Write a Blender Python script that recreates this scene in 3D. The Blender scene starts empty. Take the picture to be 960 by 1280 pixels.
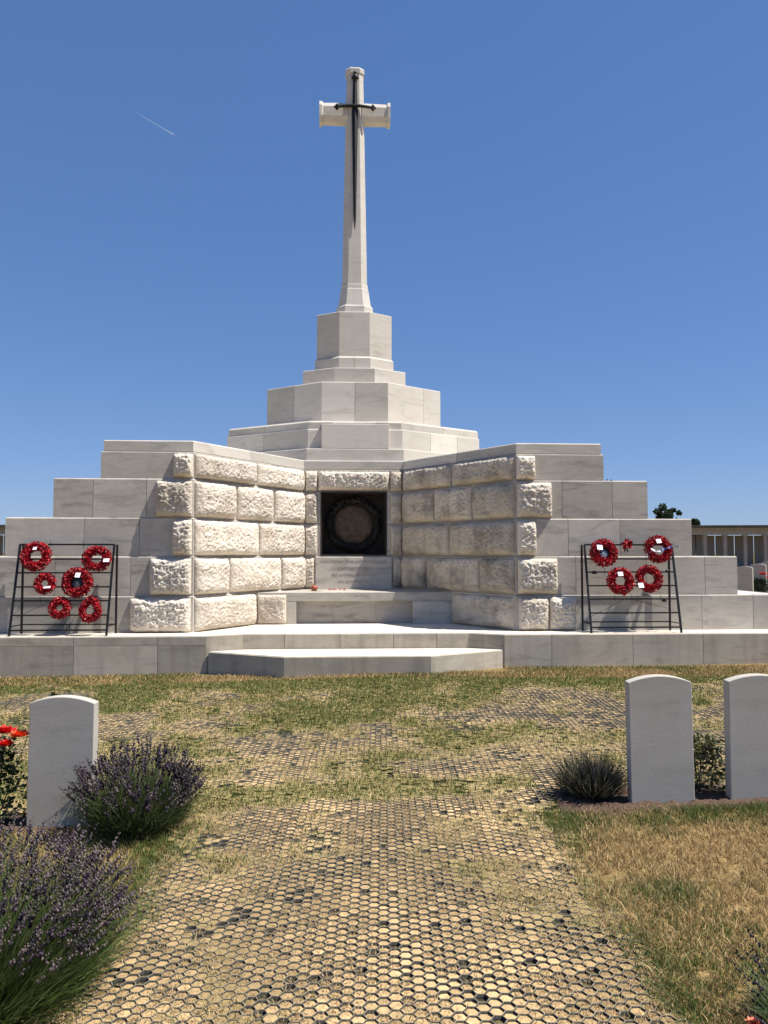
import bpy, bmesh, math, random
import numpy as np
from mathutils import Vector, Matrix, noise as mn
R = math.radians
rng = np.random.default_rng(7); random.seed(7)
S = bpy.context.scene
COL = S.collection
# ------------------------------------------------------------------ helpers
def link(o, parent=None):
    COL.objects.link(o)
    if parent: o.parent = parent
    return o
def tag(o, label=None, cat=None, group=None, kind=None):
    if label: o['label'] = label
    if cat: o['category'] = cat
    if group: o['group'] = group
    if kind: o['kind'] = kind
    return o
def empty(name, loc, rz=0, parent=None):
    o = bpy.data.objects.new(name, None); o.location = loc; o.rotation_euler = (0, 0, rz)
    o.empty_display_size = .1
    return link(o, parent)
def mesh(name, V, F, mat=None, parent=None, smooth=False, col=None, loc=None):
    me = bpy.data.meshes.new(name)
    me.from_pydata([tuple(v) for v in V], [], F); me.update()
    return fin(name, me, mat, parent, smooth, col, loc)
def fin(name, me, mat, parent=None, smooth=False, col=None, loc=None):
    if smooth: me.polygons.foreach_set('use_smooth', np.ones(len(me.polygons), dtype=bool))
    for m in (mat if isinstance(mat, (list, tuple)) else [mat]): me.materials.append(m)
    if col is not None:
        a = me.color_attributes.new('Col', 'FLOAT_COLOR', 'POINT')
        c = np.ones((len(me.vertices), 4), dtype=np.float32); c[:, :3] = col
        a.data.foreach_set('color', c.ravel())
    o = bpy.data.objects.new(name, me)
    if loc is not None: o.location = loc
    return link(o, parent)
def npmesh(name, V, F, mat, parent=None, smooth=False, col=None, loc=None):
    """V (n,3) array, F (m,k) array of equal-size polygons"""
    me = bpy.data.meshes.new(name); n, k = F.shape
    me.vertices.add(len(V)); me.vertices.foreach_set('co', np.asarray(V, dtype=np.float32).ravel())
    me.loops.add(n * k); me.loops.foreach_set('vertex_index', F.astype(np.int32).ravel())
    me.polygons.add(n); me.polygons.foreach_set('loop_start', np.arange(0, n * k, k, dtype=np.int32))
    me.update(calc_edges=True); me.validate()
    return fin(name, me, mat, parent, smooth, col, loc)
def sm(a, b, x):
    t = np.clip((x - a) / (b - a), 0, 1); return t * t * (3 - 2 * t)
def vnoise(x, y, seed=0):
    x = np.asarray(x, float); y = np.asarray(y, float)
    xi = np.floor(x).astype(np.int64); yi = np.floor(y).astype(np.int64); fx = x - xi; fy = y - yi
    fx = fx * fx * (3 - 2 * fx); fy = fy * fy * (3 - 2 * fy)
    def h(a, b):
        n = (a * 374761393 + b * 668265263 + seed * 1442695041) & 0xffffffff
        n = ((n ^ (n >> 13)) * 1274126177) & 0xffffffff
        return ((n ^ (n >> 16)) & 0xffff) / 65535.0
    return (h(xi, yi) * (1 - fx) + h(xi + 1, yi) * fx) * (1 - fy) + (h(xi, yi + 1) * (1 - fx) + h(xi + 1, yi + 1) * fx) * fy
def fbm(x, y, s=1.0, seed=0, o=4):
    r = 0; a = .5; t = 0
    for i in range(o):
        r = r + a * vnoise(x * s * 2 ** i + 17.3 * i, y * s * 2 ** i - 9.1 * i, seed + i); t += a; a *= .5
    return r / t
# ------------------------------------------------------------------ materials
def newmat(name):
    m = bpy.data.materials.new(name); m.use_nodes = True
    nt = m.node_tree; b = nt.nodes['Principled BSDF']
    return m, nt, b
def N(nt, t, **k):
    n = nt.nodes.new(t)
    for a, v in k.items():
        if a.startswith('i_'): n.inputs[a[2:].replace('_', ' ')].default_value = v
        else: setattr(n, a, v)
    return n
def ramp(nt, src, stops):
    r = nt.nodes.new('ShaderNodeValToRGB'); el = r.color_ramp.elements
    while len(el) < len(stops): el.new(.5)
    for e, (p, c) in zip(el, stops):
        e.position = p; e.color = (c[0], c[1], c[2], 1) if isinstance(c, (tuple, list)) else (c, c, c, 1)
    nt.links.new(src, r.inputs['Fac']); return r.outputs['Color']
def mixc(nt, fac, a, b, mode='MIX'):
    m = nt.nodes.new('ShaderNodeMix'); m.data_type = 'RGBA'; m.blend_type = mode
    for s, v in ((m.inputs['Factor'], fac), (m.inputs['A'], a), (m.inputs['B'], b)):
        if hasattr(v, 'links'): nt.links.new(v, s)
        elif isinstance(v, (tuple, list)): s.default_value = (*v, 1) if len(v) == 3 else v
        else: s.default_value = v
    return m.outputs['Result']
def plain(name, c, rough=.7, metal=0, bump=0, bs=60, var=0):
    m, nt, b = newmat(name); b.inputs['Roughness'].default_value = rough; b.inputs['Metallic'].default_value = metal
    tc = N(nt, 'ShaderNodeTexCoord'); n = N(nt, 'ShaderNodeTexNoise'); n.inputs['Scale'].default_value = bs; n.inputs['Detail'].default_value = 4
    nt.links.new(tc.outputs['Object'], n.inputs['Vector'])
    nt.links.new(ramp(nt, n.outputs['Fac'], [(.3, [x * (1 - var) for x in c]), (.7, [min(1, x * (1 + var)) for x in c])]), b.inputs['Base Color'])
    if bump:
        bp = N(nt, 'ShaderNodeBump'); bp.inputs['Strength'].default_value = bump; bp.inputs['Distance'].default_value = .01
        nt.links.new(n.outputs['Fac'], bp.inputs['Height']); nt.links.new(bp.outputs['Normal'], b.inputs['Normal'])
    return m
def stone(name, c=(.55, .52, .47), vein=.5, stain=.3, bump=.25, pit=0., usecol=True, dirt=(.22, .18, .14), streak=0.):
    """Portland-type limestone: faint diagonal grey veins, soft warm stains, fine grain"""
    m, nt, b = newmat(name); L = nt.links
    b.inputs['Roughness'].default_value = .88; b.inputs['Specular IOR Level'].default_value = .2
    tc = N(nt, 'ShaderNodeTexCoord')
    src = tc.outputs['Object']
    if usecol:   # Col.r = block tone, Col.g / Col.b = random shift of the pattern from block to block
        at = N(nt, 'ShaderNodeAttribute', attribute_name='Col'); sp = N(nt, 'ShaderNodeSeparateColor'); L.new(at.outputs['Color'], sp.inputs['Color'])
        sc = N(nt, 'ShaderNodeVectorMath', operation='SCALE'); L.new(at.outputs['Color'], sc.inputs[0]); sc.inputs['Scale'].default_value = 37.
        ad = N(nt, 'ShaderNodeVectorMath', operation='ADD'); L.new(tc.outputs['Object'], ad.inputs[0]); L.new(sc.outputs[0], ad.inputs[1]); src = ad.outputs[0]
    mp = N(nt, 'ShaderNodeMapping'); mp.inputs['Rotation'].default_value = (R(10), R(24), R(15)); mp.inputs['Scale'].default_value = (.9, 1.2, 4.2)
    L.new(src, mp.inputs['Vector'])
    n1 = N(nt, 'ShaderNodeTexNoise'); n1.inputs['Scale'].default_value = 1.5; n1.inputs['Detail'].default_value = 7; n1.inputs['Roughness'].default_value = .6; n1.inputs['Distortion'].default_value = 1.1
    L.new(mp.outputs[0], n1.inputs['Vector'])
    v = ramp(nt, n1.outputs['Fac'], [(.3, 1 - vein * .42), (.44, 1 - vein * .1), (.52, 1.), (.66, 1 - vein * .12), (.8, 1.)])
    n2 = N(nt, 'ShaderNodeTexNoise'); n2.inputs['Scale'].default_value = 2.2; n2.inputs['Detail'].default_value = 6; n2.inputs['Roughness'].default_value = .65
    L.new(src, n2.inputs['Vector'])
    col = mixc(nt, 1., c, v, 'MULTIPLY')
    st = ramp(nt, n2.outputs['Fac'], [(.46, 0.), (.72, stain)])
    col = mixc(nt, st, col, dirt)
    n3 = N(nt, 'ShaderNodeTexNoise'); n3.inputs['Scale'].default_value = 90; n3.inputs['Detail'].default_value = 5; n3.inputs['Roughness'].default_value = .7
    L.new(src, n3.inputs['Vector'])
    col = mixc(nt, 1., col, ramp(nt, n3.outputs['Fac'], [(.25, .86), (.6, 1.04)]), 'MULTIPLY')
    if streak:
        mp2 = N(nt, 'ShaderNodeMapping'); mp2.inputs['Scale'].default_value = (9, 9, .7); L.new(src, mp2.inputs['Vector'])
        n5 = N(nt, 'ShaderNodeTexNoise'); n5.inputs['Scale'].default_value = 1.; n5.inputs['Detail'].default_value = 5; L.new(mp2.outputs[0], n5.inputs['Vector'])
        col = mixc(nt, ramp(nt, n5.outputs['Fac'], [(.5, 0.), (.75, streak)]), col, dirt)
    if usecol:
        tn = N(nt, 'ShaderNodeMapRange'); tn.inputs['To Min'].default_value = .8; tn.inputs['To Max'].default_value = 1.1; L.new(sp.outputs['Red'], tn.inputs['Value'])
        cmb = N(nt, 'ShaderNodeCombineColor'); [L.new(tn.outputs[0], cmb.inputs[i]) for i in range(3)]
        col = mixc(nt, 1., col, cmb.outputs[0], 'MULTIPLY')
    L.new(col, b.inputs['Base Color'])
    bp = N(nt, 'ShaderNodeBump'); bp.inputs['Strength'].default_value = bump; bp.inputs['Distance'].default_value = .006
    L.new(n3.outputs['Fac'], bp.inputs['Height']); last = bp
    if pit:
        n4 = N(nt, 'ShaderNodeTexNoise'); n4.inputs['Scale'].default_value = 42; n4.inputs['Detail'].default_value = 6; n4.inputs['Roughness'].default_value = .62
        L.new(tc.outputs['Object'], n4.inputs['Vector'])
        b2 = N(nt, 'ShaderNodeBump'); b2.inputs['Strength'].default_value = pit; b2.inputs['Distance'].default_value = .017
        L.new(n4.outputs['Fac'], b2.inputs['Height']); L.new(bp.outputs[0], b2.inputs['Normal']); last = b2
    L.new(last.outputs[0], b.inputs['Normal'])
    return m
def attrmat(name, rough=.8, trans=0., spec=.2, mul=1.):
    m, nt, b = newmat(name); at = N(nt, 'ShaderNodeAttribute', attribute_name='Col')
    c = at.outputs['Color']
    if mul != 1.: c = mixc(nt, 1., c, (mul,) * 3, 'MULTIPLY')
    nt.links.new(c, b.inputs['Base Color']); b.inputs['Roughness'].default_value = rough; b.inputs['Specular IOR Level'].default_value = spec
    if trans:
        t = N(nt, 'ShaderNodeBsdfTranslucent'); nt.links.new(c, t.inputs['Color']); mx = N(nt, 'ShaderNodeMixShader'); mx.inputs[0].default_value = trans
        nt.links.new(b.outputs[0], mx.inputs[1]); nt.links.new(t.outputs[0], mx.inputs[2])
        nt.links.new(mx.outputs[0], nt.nodes['Material Output'].inputs['Surface'])
    return m
M_tier = stone('tier_stone', (.61, .565, .495), vein=.55, stain=.22, bump=.15, dirt=(.36, .29, .21))
M_ashlar = stone('ashlar', (.51, .47, .41), vein=.95, stain=.25, streak=.12, bump=.15)
M_plat = stone('platform_stone', (.50, .445, .355), vein=.6, stain=.4, bump=.5, dirt=(.2, .17, .13), streak=.35)
M_rough = stone('rough_stone', (.76, .68, .57), vein=.25, stain=.5, bump=.5, pit=1., dirt=(.36, .265, .18))
M_pave = stone('paving_stone', (.66, .60, .50), vein=.3, stain=.25, bump=.2)
M_mortar = plain('mortar', (.62, .58, .5), .95, bump=.2, var=.05)
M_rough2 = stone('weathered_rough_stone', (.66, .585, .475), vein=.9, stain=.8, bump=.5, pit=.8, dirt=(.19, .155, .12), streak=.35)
M_cross = stone('cross_stone', (.60, .565, .505), vein=.4, stain=.14, bump=.12, streak=.12)
M_grave = stone('headstone_stone', (.455, .42, .365), vein=.35, stain=.4, bump=.1, pit=.04, usecol=False, dirt=(.56, .54, .50))
M_bronze = plain('dark_bronze', (.018, .018, .017), .5, .6, .2, 40, .3)
M_bronze2 = plain('wreath_bronze', (.018, .016, .014), .6, .5, .3, 40, .3)
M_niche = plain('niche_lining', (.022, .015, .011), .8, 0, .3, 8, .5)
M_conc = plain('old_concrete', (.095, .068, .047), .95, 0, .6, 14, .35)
M_letter = plain('letter_shadow', (.30, .275, .245), .95)
M_iron = plain('black_iron', (.012, .012, .013), .45, .3, .1, 60, .2)
M_leaf = attrmat('leaf', .55, .3, .3); M_grass = attrmat('grass_blade', .8, .3, .1); M_petal = attrmat('petal', .5, .15, .3)
M_card = plain('white_card', (.72, .74, .80), .6, var=.06, bs=150)
M_soilv = attrmat('cell_soil', .95, 0, .05)
def _soil():
    nt = M_soilv.node_tree; b = nt.nodes['Principled BSDF']; tc = N(nt, 'ShaderNodeTexCoord'); n = N(nt, 'ShaderNodeTexNoise'); n.inputs['Scale'].default_value = 260; n.inputs['Detail'].default_value = 5; n.inputs['Roughness'].default_value = .75
    nt.links.new(tc.outputs['Object'], n.inputs['Vector']); src = b.inputs['Base Color'].links[0].from_socket
    nt.links.new(mixc(nt, 1., src, ramp(nt, n.outputs['Fac'], [(.3, .5), (.62, 1.25)]), 'MULTIPLY'), b.inputs['Base Color'])
    bp = N(nt, 'ShaderNodeBump'); bp.inputs['Strength'].default_value = 1.; bp.inputs['Distance'].default_value = .006; nt.links.new(n.outputs['Fac'], bp.inputs['Height']); nt.links.new(bp.outputs[0], b.inputs['Normal'])
_soil()
M_plastic = plain('grid_plastic', (.03, .028, .022), .8, 0, .2, 90, .4)
M_gridtop = plain('grid_dusty_top', (.25, .21, .14), .9, 0, .2, 60, .5)
M_bark = plain('bark', (.09, .07, .05), .95, bump=.5, bs=20, var=.3)
# ------------------------------------------------------------------ terrain
def zg(x, y):
    x = np.asarray(x, float); y = np.asarray(y, float)
    ys = [0, 2.5, 3.5, 4.7, 6, 7.5, 9.5, 12, 16, 22, 30]
    z0 = np.interp(y, ys, [-.12, -.12, -.09, -.04, -.02, .0, .03, .06, .2, .46, .5])
    s = np.interp(y, ys, [.02, .025, .035, .04, .03, .02, .011, .01, .005, .0, 0])
    xx = np.clip(x, -6, 6)
    b = .045 * np.exp(-(x / 1.6) ** 2) * sm(7.5, 9.2, y) * (1 - sm(9.8, 10.3, y))
    return z0 + s * xx + b
def Z(x, y): return float(zg(x, y))
PX0, PX1 = -1.16, 1.02           # path edges
def edge_l(y): return PX0 + .06 * (fbm(y, y * 0, 2.5, 3) - .5) * 2 - .05 * sm(4.2, 5, y)
def edge_r(y): return PX1 + .05 * (fbm(y, y * 0, 2.5, 9) - .5) * 2
def in_paver(x, y):
    path = (x > edge_l(y)) & (x < edge_r(y)) & (y > 2.3) & (y < 5.02)
    cross = (y >= 5.02) & (y < 9.15)
    return path | cross
def green(x, y):
    """how grassy / green the ground is, 0..1"""
    g = fbm(x, y, 1.1, 21); g2 = fbm(x, y, 5., 5)
    v = (g - .5) * 2.2 + (g2 - .5) * 1.5
    v = v + 1.15 * np.exp(-((y - 5.22 - .04 * x) / .2) ** 2) * ((x < 1.0) & (x > -1.6))
    v = v + .8 * np.exp(-((y - 9.0) / .33) ** 2) + .42 * np.exp(-((y - 8.1) / .5) ** 2) * sm(2.2, -1.5, x) + .2 * (y > 5.6)
    v = v + .35 * sm(-.5, -1.4, x) * sm(5, 5.3, y) * (1 - sm(6, 6.5, y))
    v = v + .35 * np.exp(-((y - 2.75) / .18) ** 2) * sm(-.8, -.3, x)
    v = v + .4 * (sm(.07, 0, x - edge_l(y)) + sm(-.07, 0, x - edge_r(y))) * (y < 4.9) * (.2 + g2)
    v = v - .16 * (y < 4.95) * (np.abs(x + .06) < .95)
    return np.clip(v + .12, 0, 1)
def build_ground():
    xs = np.unique(np.concatenate([-np.geomspace(12, 1200, 22), np.linspace(-12, 12, 121), np.geomspace(12, 1200, 22)]))
    ys = np.unique(np.concatenate([-np.geomspace(4, 1200, 14), np.linspace(-4, 14, 121), np.linspace(14, 50, 40), np.geomspace(50, 2000, 20)]))
    X, Y = np.meshgrid(xs, ys); Zz = zg(X, Y)
    V = np.stack([X, Y, Zz], -1).reshape(-1, 3); nx = len(xs); ny = len(ys)
    i = (np.arange(ny - 1)[:, None] * nx + np.arange(nx - 1)[None]).ravel()
    F = np.stack([i, i + 1, i + nx + 1, i + nx], 1)
    m, nt, b = newmat('lawn'); L = nt.links; b.inputs['Roughness'].default_value = .95; b.inputs['Specular IOR Level'].default_value = .1
    tc = N(nt, 'ShaderNodeTexCoord')
    def nz(s, d=5):
        n = N(nt, 'ShaderNodeTexNoise'); n.inputs['Scale'].default_value = s; n.inputs['Detail'].default_value = d; L.new(tc.outputs['Object'], n.inputs['Vector']); return n.outputs['Fac']
    c = ramp(nt, nz(1.3), [(.35, (.13, .12, .045)), (.5, (.26, .18, .075)), (.65, (.34, .23, .10))])
    c = mixc(nt, 1., c, ramp(nt, nz(55, 8), [(.3, .45), (.65, 1.15)]), 'MULTIPLY')
    L.new(c, b.inputs['Base Color'])
    bp = N(nt, 'ShaderNodeBump'); bp.inputs['Strength'].default_value = .8; bp.inputs['Distance'].default_value = .02
    L.new(nz(70, 6), bp.inputs['Height']); L.new(bp.outputs[0], b.inputs['Normal'])
    tag(npmesh('ground', V, F, m, smooth=True), 'dry tan and olive lawn ground', kind='structure')
build_ground()
# honeycomb reinforcement grid ------------------------------------------------
def build_paver():
    s = .029; cw = 1.5 * s; rh = math.sqrt(3) * s
    ci = np.arange(-160, 161); ri = np.arange(int(2.2 / rh), int(9.3 / rh))
    C, Rr = np.meshgrid(ci, ri); cx = (C * cw).ravel(); cy = (Rr * rh + np.where(C % 2, rh / 2, 0)).ravel()
    ok = in_paver(cx, cy) & (np.abs(cx) < .62 * cy + .6)
    cx, cy = cx[ok], cy[ok]; n = len(cx)
    g = green(cx, cy); rnd = rng.random(n); dk = fbm(cx, cy, 3.2, 40); fine = rng.random(n)
    band = np.exp(-((cy - 6.75 - .03 * cx) / .09) ** 2) * .22 + np.exp(-((cy - 7.55) / .06) ** 2) * .14 * (cx > 1)
    hole = ((dk + band + .42 * (fine - .5) - .05 * (cy < 4.4)) > .81) & (g < .8)
    empty_c = (fine > .955) | hole
    dome = np.where(empty_c, .001, .0100 + .0045 * rnd + .005 * (fbm(cx, cy, 4., 91) - .5)) - .004 * (fine < .18)
    # soil domes: centre + inner ring + outer ring
    ang = np.arange(6) * math.pi / 3
    z = zg(cx, cy)
    V = np.zeros((n, 13, 3))
    j = lambda a: (rng.random((n, 6)) - .5) * a
    V[:, 0] = np.stack([cx, cy, z + dome + .0005], 1)
    r1 = s * .74; r2 = s * .99
    V[:, 1:7, 0] = cx[:, None] + r1 * np.cos(ang) + j(.005); V[:, 1:7, 1] = cy[:, None] + r1 * np.sin(ang) + j(.005)
    V[:, 1:7, 2] = (z + dome)[:, None] + j(.0045)
    V[:, 7:, 0] = cx[:, None] + r2 * np.cos(ang); V[:, 7:, 1] = cy[:, None] + r2 * np.sin(ang); V[:, 7:, 2] = (z + dome * .9)[:, None] + j(.002)
    base = np.arange(n)[:, None] * 13; T = []
    for k in range(6):
        k2 = (k + 1) % 6
        T += [np.stack([base[:, 0], base[:, 0] + 1 + k, base[:, 0] + 1 + k2], 1), np.stack([base[:, 0] + 1 + k, base[:, 0] + 7 + k, base[:, 0] + 7 + k2], 1),
              np.stack([base[:, 0] + 1 + k, base[:, 0] + 7 + k2, base[:, 0] + 1 + k2], 1)]
    F = np.concatenate(T)
    straw = np.array([.68, .475, .245]); brown = np.array([.40, .28, .14]); ol = np.array([.17, .165, .06]); dark = np.array([.075, .065, .05])
    t = (fbm(cx, cy, 2.3, 77)); t = np.clip((t - .35) * 3 + .55 * (rnd - .5), 0, 1)[:, None]
    t = t * (1 - .5 * sm(4.8, 6.0, cy)[:, None]); col = straw * t + brown * (1 - t); gg = np.clip(g * 1.1, 0, 1)[:, None] * .7; col = col * (1 - gg) + ol * gg
    col = np.where(empty_c[:, None], dark, col) * (.85 + .3 * rng.random((n, 1)))
    cc = np.repeat(col[:, None], 13, 1); cc[:, 7:] = cc[:, 7:] * .8; cc[:, 1:7] *= (.85 + .3 * rng.random((n, 6, 1)))
    a = npmesh('grass_paver_path', V.reshape(-1, 3), F, M_soilv, smooth=True, col=cc.reshape(-1, 3))
    tag(a, 'tan soil filled honeycomb path leading to the memorial', kind='structure')
    # honeycomb walls: 3 walls per cell
    W = []; w = .0016
    keep = np.where((g < .75) & ((cy < 5.6) | (fine > .0)))[0]
    kx, ky, kz = cx[keep], cy[keep], z[keep]; hgt = (.0185 - .011 * g[keep] + .002 * rnd[keep]) * (1 - .05 * sm(4.6, 6, ky)); w = .0016
    VV = []; FF = []
    for k in (0, 1, 2):
        a0 = k * math.pi / 3; a1 = a0 + math.pi / 3
        p0 = np.stack([kx + s * math.cos(a0), ky + s * math.sin(a0)], 1); p1 = np.stack([kx + s * math.cos(a1), ky + s * math.sin(a1)], 1)
        nn = np.array([math.cos((a0 + a1) / 2), math.sin((a0 + a1) / 2)]) * w
        q = np.zeros((len(kx), 8, 3))
        for ii, (p, sg, top) in enumerate([(p0, -1, 0), (p1, -1, 0), (p1, 1, 0), (p0, 1, 0), (p0, -1, 1), (p1, -1, 1), (p1, 1, 1), (p0, 1, 1)]):
            q[:, ii, :2] = p + nn * sg; q[:, ii, 2] = kz + (hgt if top else -.004)
        b0 = (np.arange(len(kx)) * 8 + len(VV) * len(kx) * 8)[:, None]
        VV.append(q.reshape(-1, 3))
        for f in ([4, 5, 6, 7], [0, 1, 5, 4], [2, 3, 7, 6]): FF.append(b0 + np.array(f)[None])
    b = npmesh('paver_grid', np.concatenate(VV), np.concatenate(FF), [M_plastic, M_gridtop])
    nk = len(kx); mi = np.tile(np.repeat([1, 0, 0], nk), 3).astype(np.int32); b.data.polygons.foreach_set('material_index', mi)
    tag(b, 'dark plastic honeycomb grid set in the ground of the path', kind='structure')
build_paver()
# grass blades ---------------------------------------------------------------
def blades(P, H, Wd, C, lean=.5, bend=True):
    n = len(P); th = rng.random(n) * 2 * math.pi; ld = rng.random(n) * 2 * math.pi; ln = H * lean * (.2 + rng.random(n) * 1.3)
    dx = np.cos(th) * Wd; dy = np.sin(th) * Wd; lx = np.cos(ld) * ln; ly = np.sin(ld) * ln
    if bend:
        V = np.zeros((n, 5, 3)); V[:, :, :] = P[:, None]
        V[:, 0, 0] -= dx; V[:, 0, 1] -= dy; V[:, 1, 0] += dx; V[:, 1, 1] += dy
        V[:, 2, 0] += dx * .8 + lx * .35; V[:, 2, 1] += dy * .8 + ly * .35; V[:, 3, 0] += -dx * .8 + lx * .35; V[:, 3, 1] += -dy * .8 + ly * .35
        V[:, 2, 2] += H * .6; V[:, 3, 2] += H * .6
        V[:, 4, 0] += lx; V[:, 4, 1] += ly; V[:, 4, 2] += H
        b = np.arange(n)[:, None] * 5
        F = np.concatenate([b + np.array([0, 1, 2]), b + np.array([0, 2, 3]), b + np.array([3, 2, 4])]); k = 5
    else:
        V = np.zeros((n, 3, 3)); V[:] = P[:, None]
        V[:, 0, 0] -= dx; V[:, 0, 1] -= dy; V[:, 1, 0] += dx; V[:, 1, 1] += dy; V[:, 2, 0] += lx; V[:, 2, 1] += ly; V[:, 2, 2] += H
        F = np.arange(n)[:, None] * 3 + np.array([0, 1, 2]); k = 3
    return V.reshape(-1, 3), F, np.repeat(C, k, 0)
def scatter(n, x0, x1, y0, y1):
    x = x0 + rng.random(n) * (x1 - x0); y = y0 + rng.random(n) * (y1 - y0); return x, y
STRAW = np.array([.56, .41, .21]); OLIVE = np.array([.15, .155, .05]); GREEN = np.array([.085, .135, .035]); RUST = np.array([.29, .205, .095])
def gcol(t, n):
    r = rng.random((n, 1)); t = np.clip(t, 0, 1)[:, None]
    a = np.where(r < .6, STRAW, RUST); b = np.where(rng.random((n, 1)) < .5, OLIVE, GREEN)
    pick = rng.random((n, 1)) < t
    return np.where(pick, b, a) * (.7 + .6 * rng.random((n, 1)))
def build_grass():
    sets = []
    def add(name, x, y, H, Wd, C, **k):
        P = np.stack([x, y, zg(x, y) + k.pop('dz', 0.)], 1); V, F, c = blades(P, H, Wd, C, **k)
        return V, F, c
    # 1 dry lawn in front of the right headstones + strip left
    for nm, (x0, x1, y0, y1, n), lab in (('dry_lawn', (.9, 3.1, 2.2, 4.66, 90000), 'dry straw and olive lawn in front of the right headstones'),
                                  ('dry_lawn', (-3.0, -1.0, 2.4, 4.72, 50000), 'short dry grass left of the path around the lavender')):
        x, y = scatter(n, x0, x1, y0, y1); n0 = fbm(x, y, 4, 66)
        k = ((x > edge_r(y) - .05 - .10 * n0) if x1 > 0 else (x < edge_l(y) + .05 + .12 * n0)) & (fbm(x, y, 18, 12, 2) > .3)
        x, y = x[k], y[k]; n = len(x)
        g = fbm(x, y, 2.2, 31) ; g = np.clip((g - .47) * 3.2 + .26 + .42 * np.exp(-((y - 4.55) / .12) ** 2) + .3 * np.exp(-((np.minimum(abs(x - edge_r(y)), abs(x - edge_l(y)))) / .1) ** 2) - .22 * (x < 0), 0, 1)
        V, F, c = add(nm, x, y, .014 + .024 * rng.random(n) + .010 * g, .0012 + .0012 * rng.random(n), gcol(g, n), lean=.9)
        tag(npmesh(nm, V, F, M_grass, col=c), lab, kind='stuff')
    # 2 grass growing in the paver cells
    x, y = scatter(330000, -6, 6, 2.3, 9.4); k = (np.abs(x) < .56 * y + .4) & in_paver(x, y); x, y = x[k], y[k]
    g = green(x, y); k = rng.random(len(x)) < np.clip((g - .15) * 1.25, 0, 1); x, y = x[k], y[k]; g = g[k]; n = len(x)
    V, F, c = add('g', x, y, (.018 + .022 * rng.random(n)) * (1 + .15 * (y > 7)), (.0012 + .001 * rng.random(n)) * (1 + .09 * y), gcol(.3 + g * .9, n), lean=.7, dz=.004)
    tag(npmesh('green_grass', V, F, M_grass, col=c), 'green grass tufts growing through the honeycomb path', kind='stuff')
    # 3 straw stubble tufts standing in the cells
    for x0, y0, y1, nn in ((1.3, 2.4, 5.0, 420000), (5.0, 5.0, 8.7, 200000)):
        x, y = scatter(nn, -x0, x0, y0, y1); k = (np.abs(x) < .56 * y + .4) & in_paver(x, y)
        q_ = 1.5 * .029; c_ = np.round(x / q_); r_h = math.sqrt(3) * .029; yy = y - np.where(np.abs(c_) % 2 > .5, r_h / 2, 0); dd = np.hypot(x - c_ * q_, yy - np.round(yy / r_h) * r_h)
        k &= (dd < .021) & (fbm(x, y, 3.2, 40, 4) < .66) & (dd < .018) & (rng.random(len(x)) < -.1 + .8 * fbm(x, y, 6.3, 77))
        x, y = x[k], y[k]; n = len(x); br = fbm(x, y, 9., 13, 2)[:, None]
        c0 = np.array([.60, .44, .25]) * (.45 + .45 * br + .45 * rng.random((n, 1))); od = rng.random((n, 1)) < (.22 if y0 < 4 else .42); c0 = np.where(od, np.array([.22, .20, .09]) * (.6 + .8 * rng.random((n, 1))), c0)
        V, F, c = add('s', x, y, (.006 + .012 * rng.random(n)) * (1.25 if y0 > 4 else 1), (.0014 + .0016 * rng.random(n)) * (1 if y0 < 4 else 1.7), c0, lean=1.3, dz=.010, bend=False)
        tag(npmesh('straw', V, F, M_grass, col=c), 'short cut straw stubble over the honeycomb path' if y0 < 4 else 'short dry stubble over the crossing strip in front of the memorial', kind='stuff')
    # longer pale blades along the path edges
    x, y = scatter(9000, -1.5, 1.5, 2.4, 4.9); e = np.minimum(abs(x - edge_r(y)), abs(x - edge_l(y))); k = (e < .09) & (fbm(x, y, 3, 55) > .52); x, y = x[k], y[k]; n = len(x)
    V, F, c = add('e', x, y, .035 + .05 * rng.random(n), .0014 + .0008 * rng.random(n), np.where(rng.random((n, 1)) < .5, STRAW, np.array([.2, .23, .09])) * (.7 + .6 * rng.random((n, 1))), lean=1.3)
    tag(npmesh('edge_grass', V, F, M_grass, col=c), 'longer pale grass blades along both edges of the path', kind='stuff')
    # 4 green verge at the foot of the platform
    x, y = scatter(90000, -6.2, 6.2, 8.75, 10.05); k = ~(( np.abs(x + .4) < 1.9) & (y > 9.62)); x, y = x[k], y[k]
    k = rng.random(len(x)) < np.clip(.15 + .8 * sm(8.9, 9.6, y), 0, 1); x, y = x[k], y[k]; n = len(x)
    V, F, c = add('v', x, y, .012 + .028 * rng.random(n), .0025 + .002 * rng.random(n), gcol(1.6 * (fbm(x, y, 1.5, 8) - .28), n), lean=.6)
    tag(npmesh('verge_grass', V, F, M_grass, col=c), 'green grass verge along the foot of the platform', kind='stuff')
build_grass()
# soil beds under the headstones
def soil_bed(x0, x1, y0, y1, lab):
    xs = np.arange(x0, x1, .014); ys = np.arange(y0, y1, .014); X, Y = np.meshgrid(xs, ys)
    e = np.minimum(np.minimum(X - x0, x1 - X), np.minimum(Y - y0, y1 - Y)) + .05 * (fbm(X, Y, 6, 2) - .5)
    Zz = zg(X, Y) - .02 + .04 * sm(0, .09, e) + .028 * (fbm(X, Y, 22, 4, 3) - .5) + .018 * (fbm(X, Y, 60, 6, 2) - .5)
    V = np.stack([X, Y, Zz], -1).reshape(-1, 3); nx = len(xs); ny = len(ys); i = (np.arange(ny - 1)[:, None] * nx + np.arange(nx - 1)[None]).ravel()
    o = npmesh('soil_bed', V, np.stack([i, i + 1, i + nx + 1, i + nx], 1), plain('bed_soil', (.075, .042, .027), .95, 0, 1., 45, .5), smooth=True)
    tag(o, lab, kind='structure')
soil_bed(.98, 3.4, 4.58, 5.12, 'dark soil bed under the right headstones')
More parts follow.
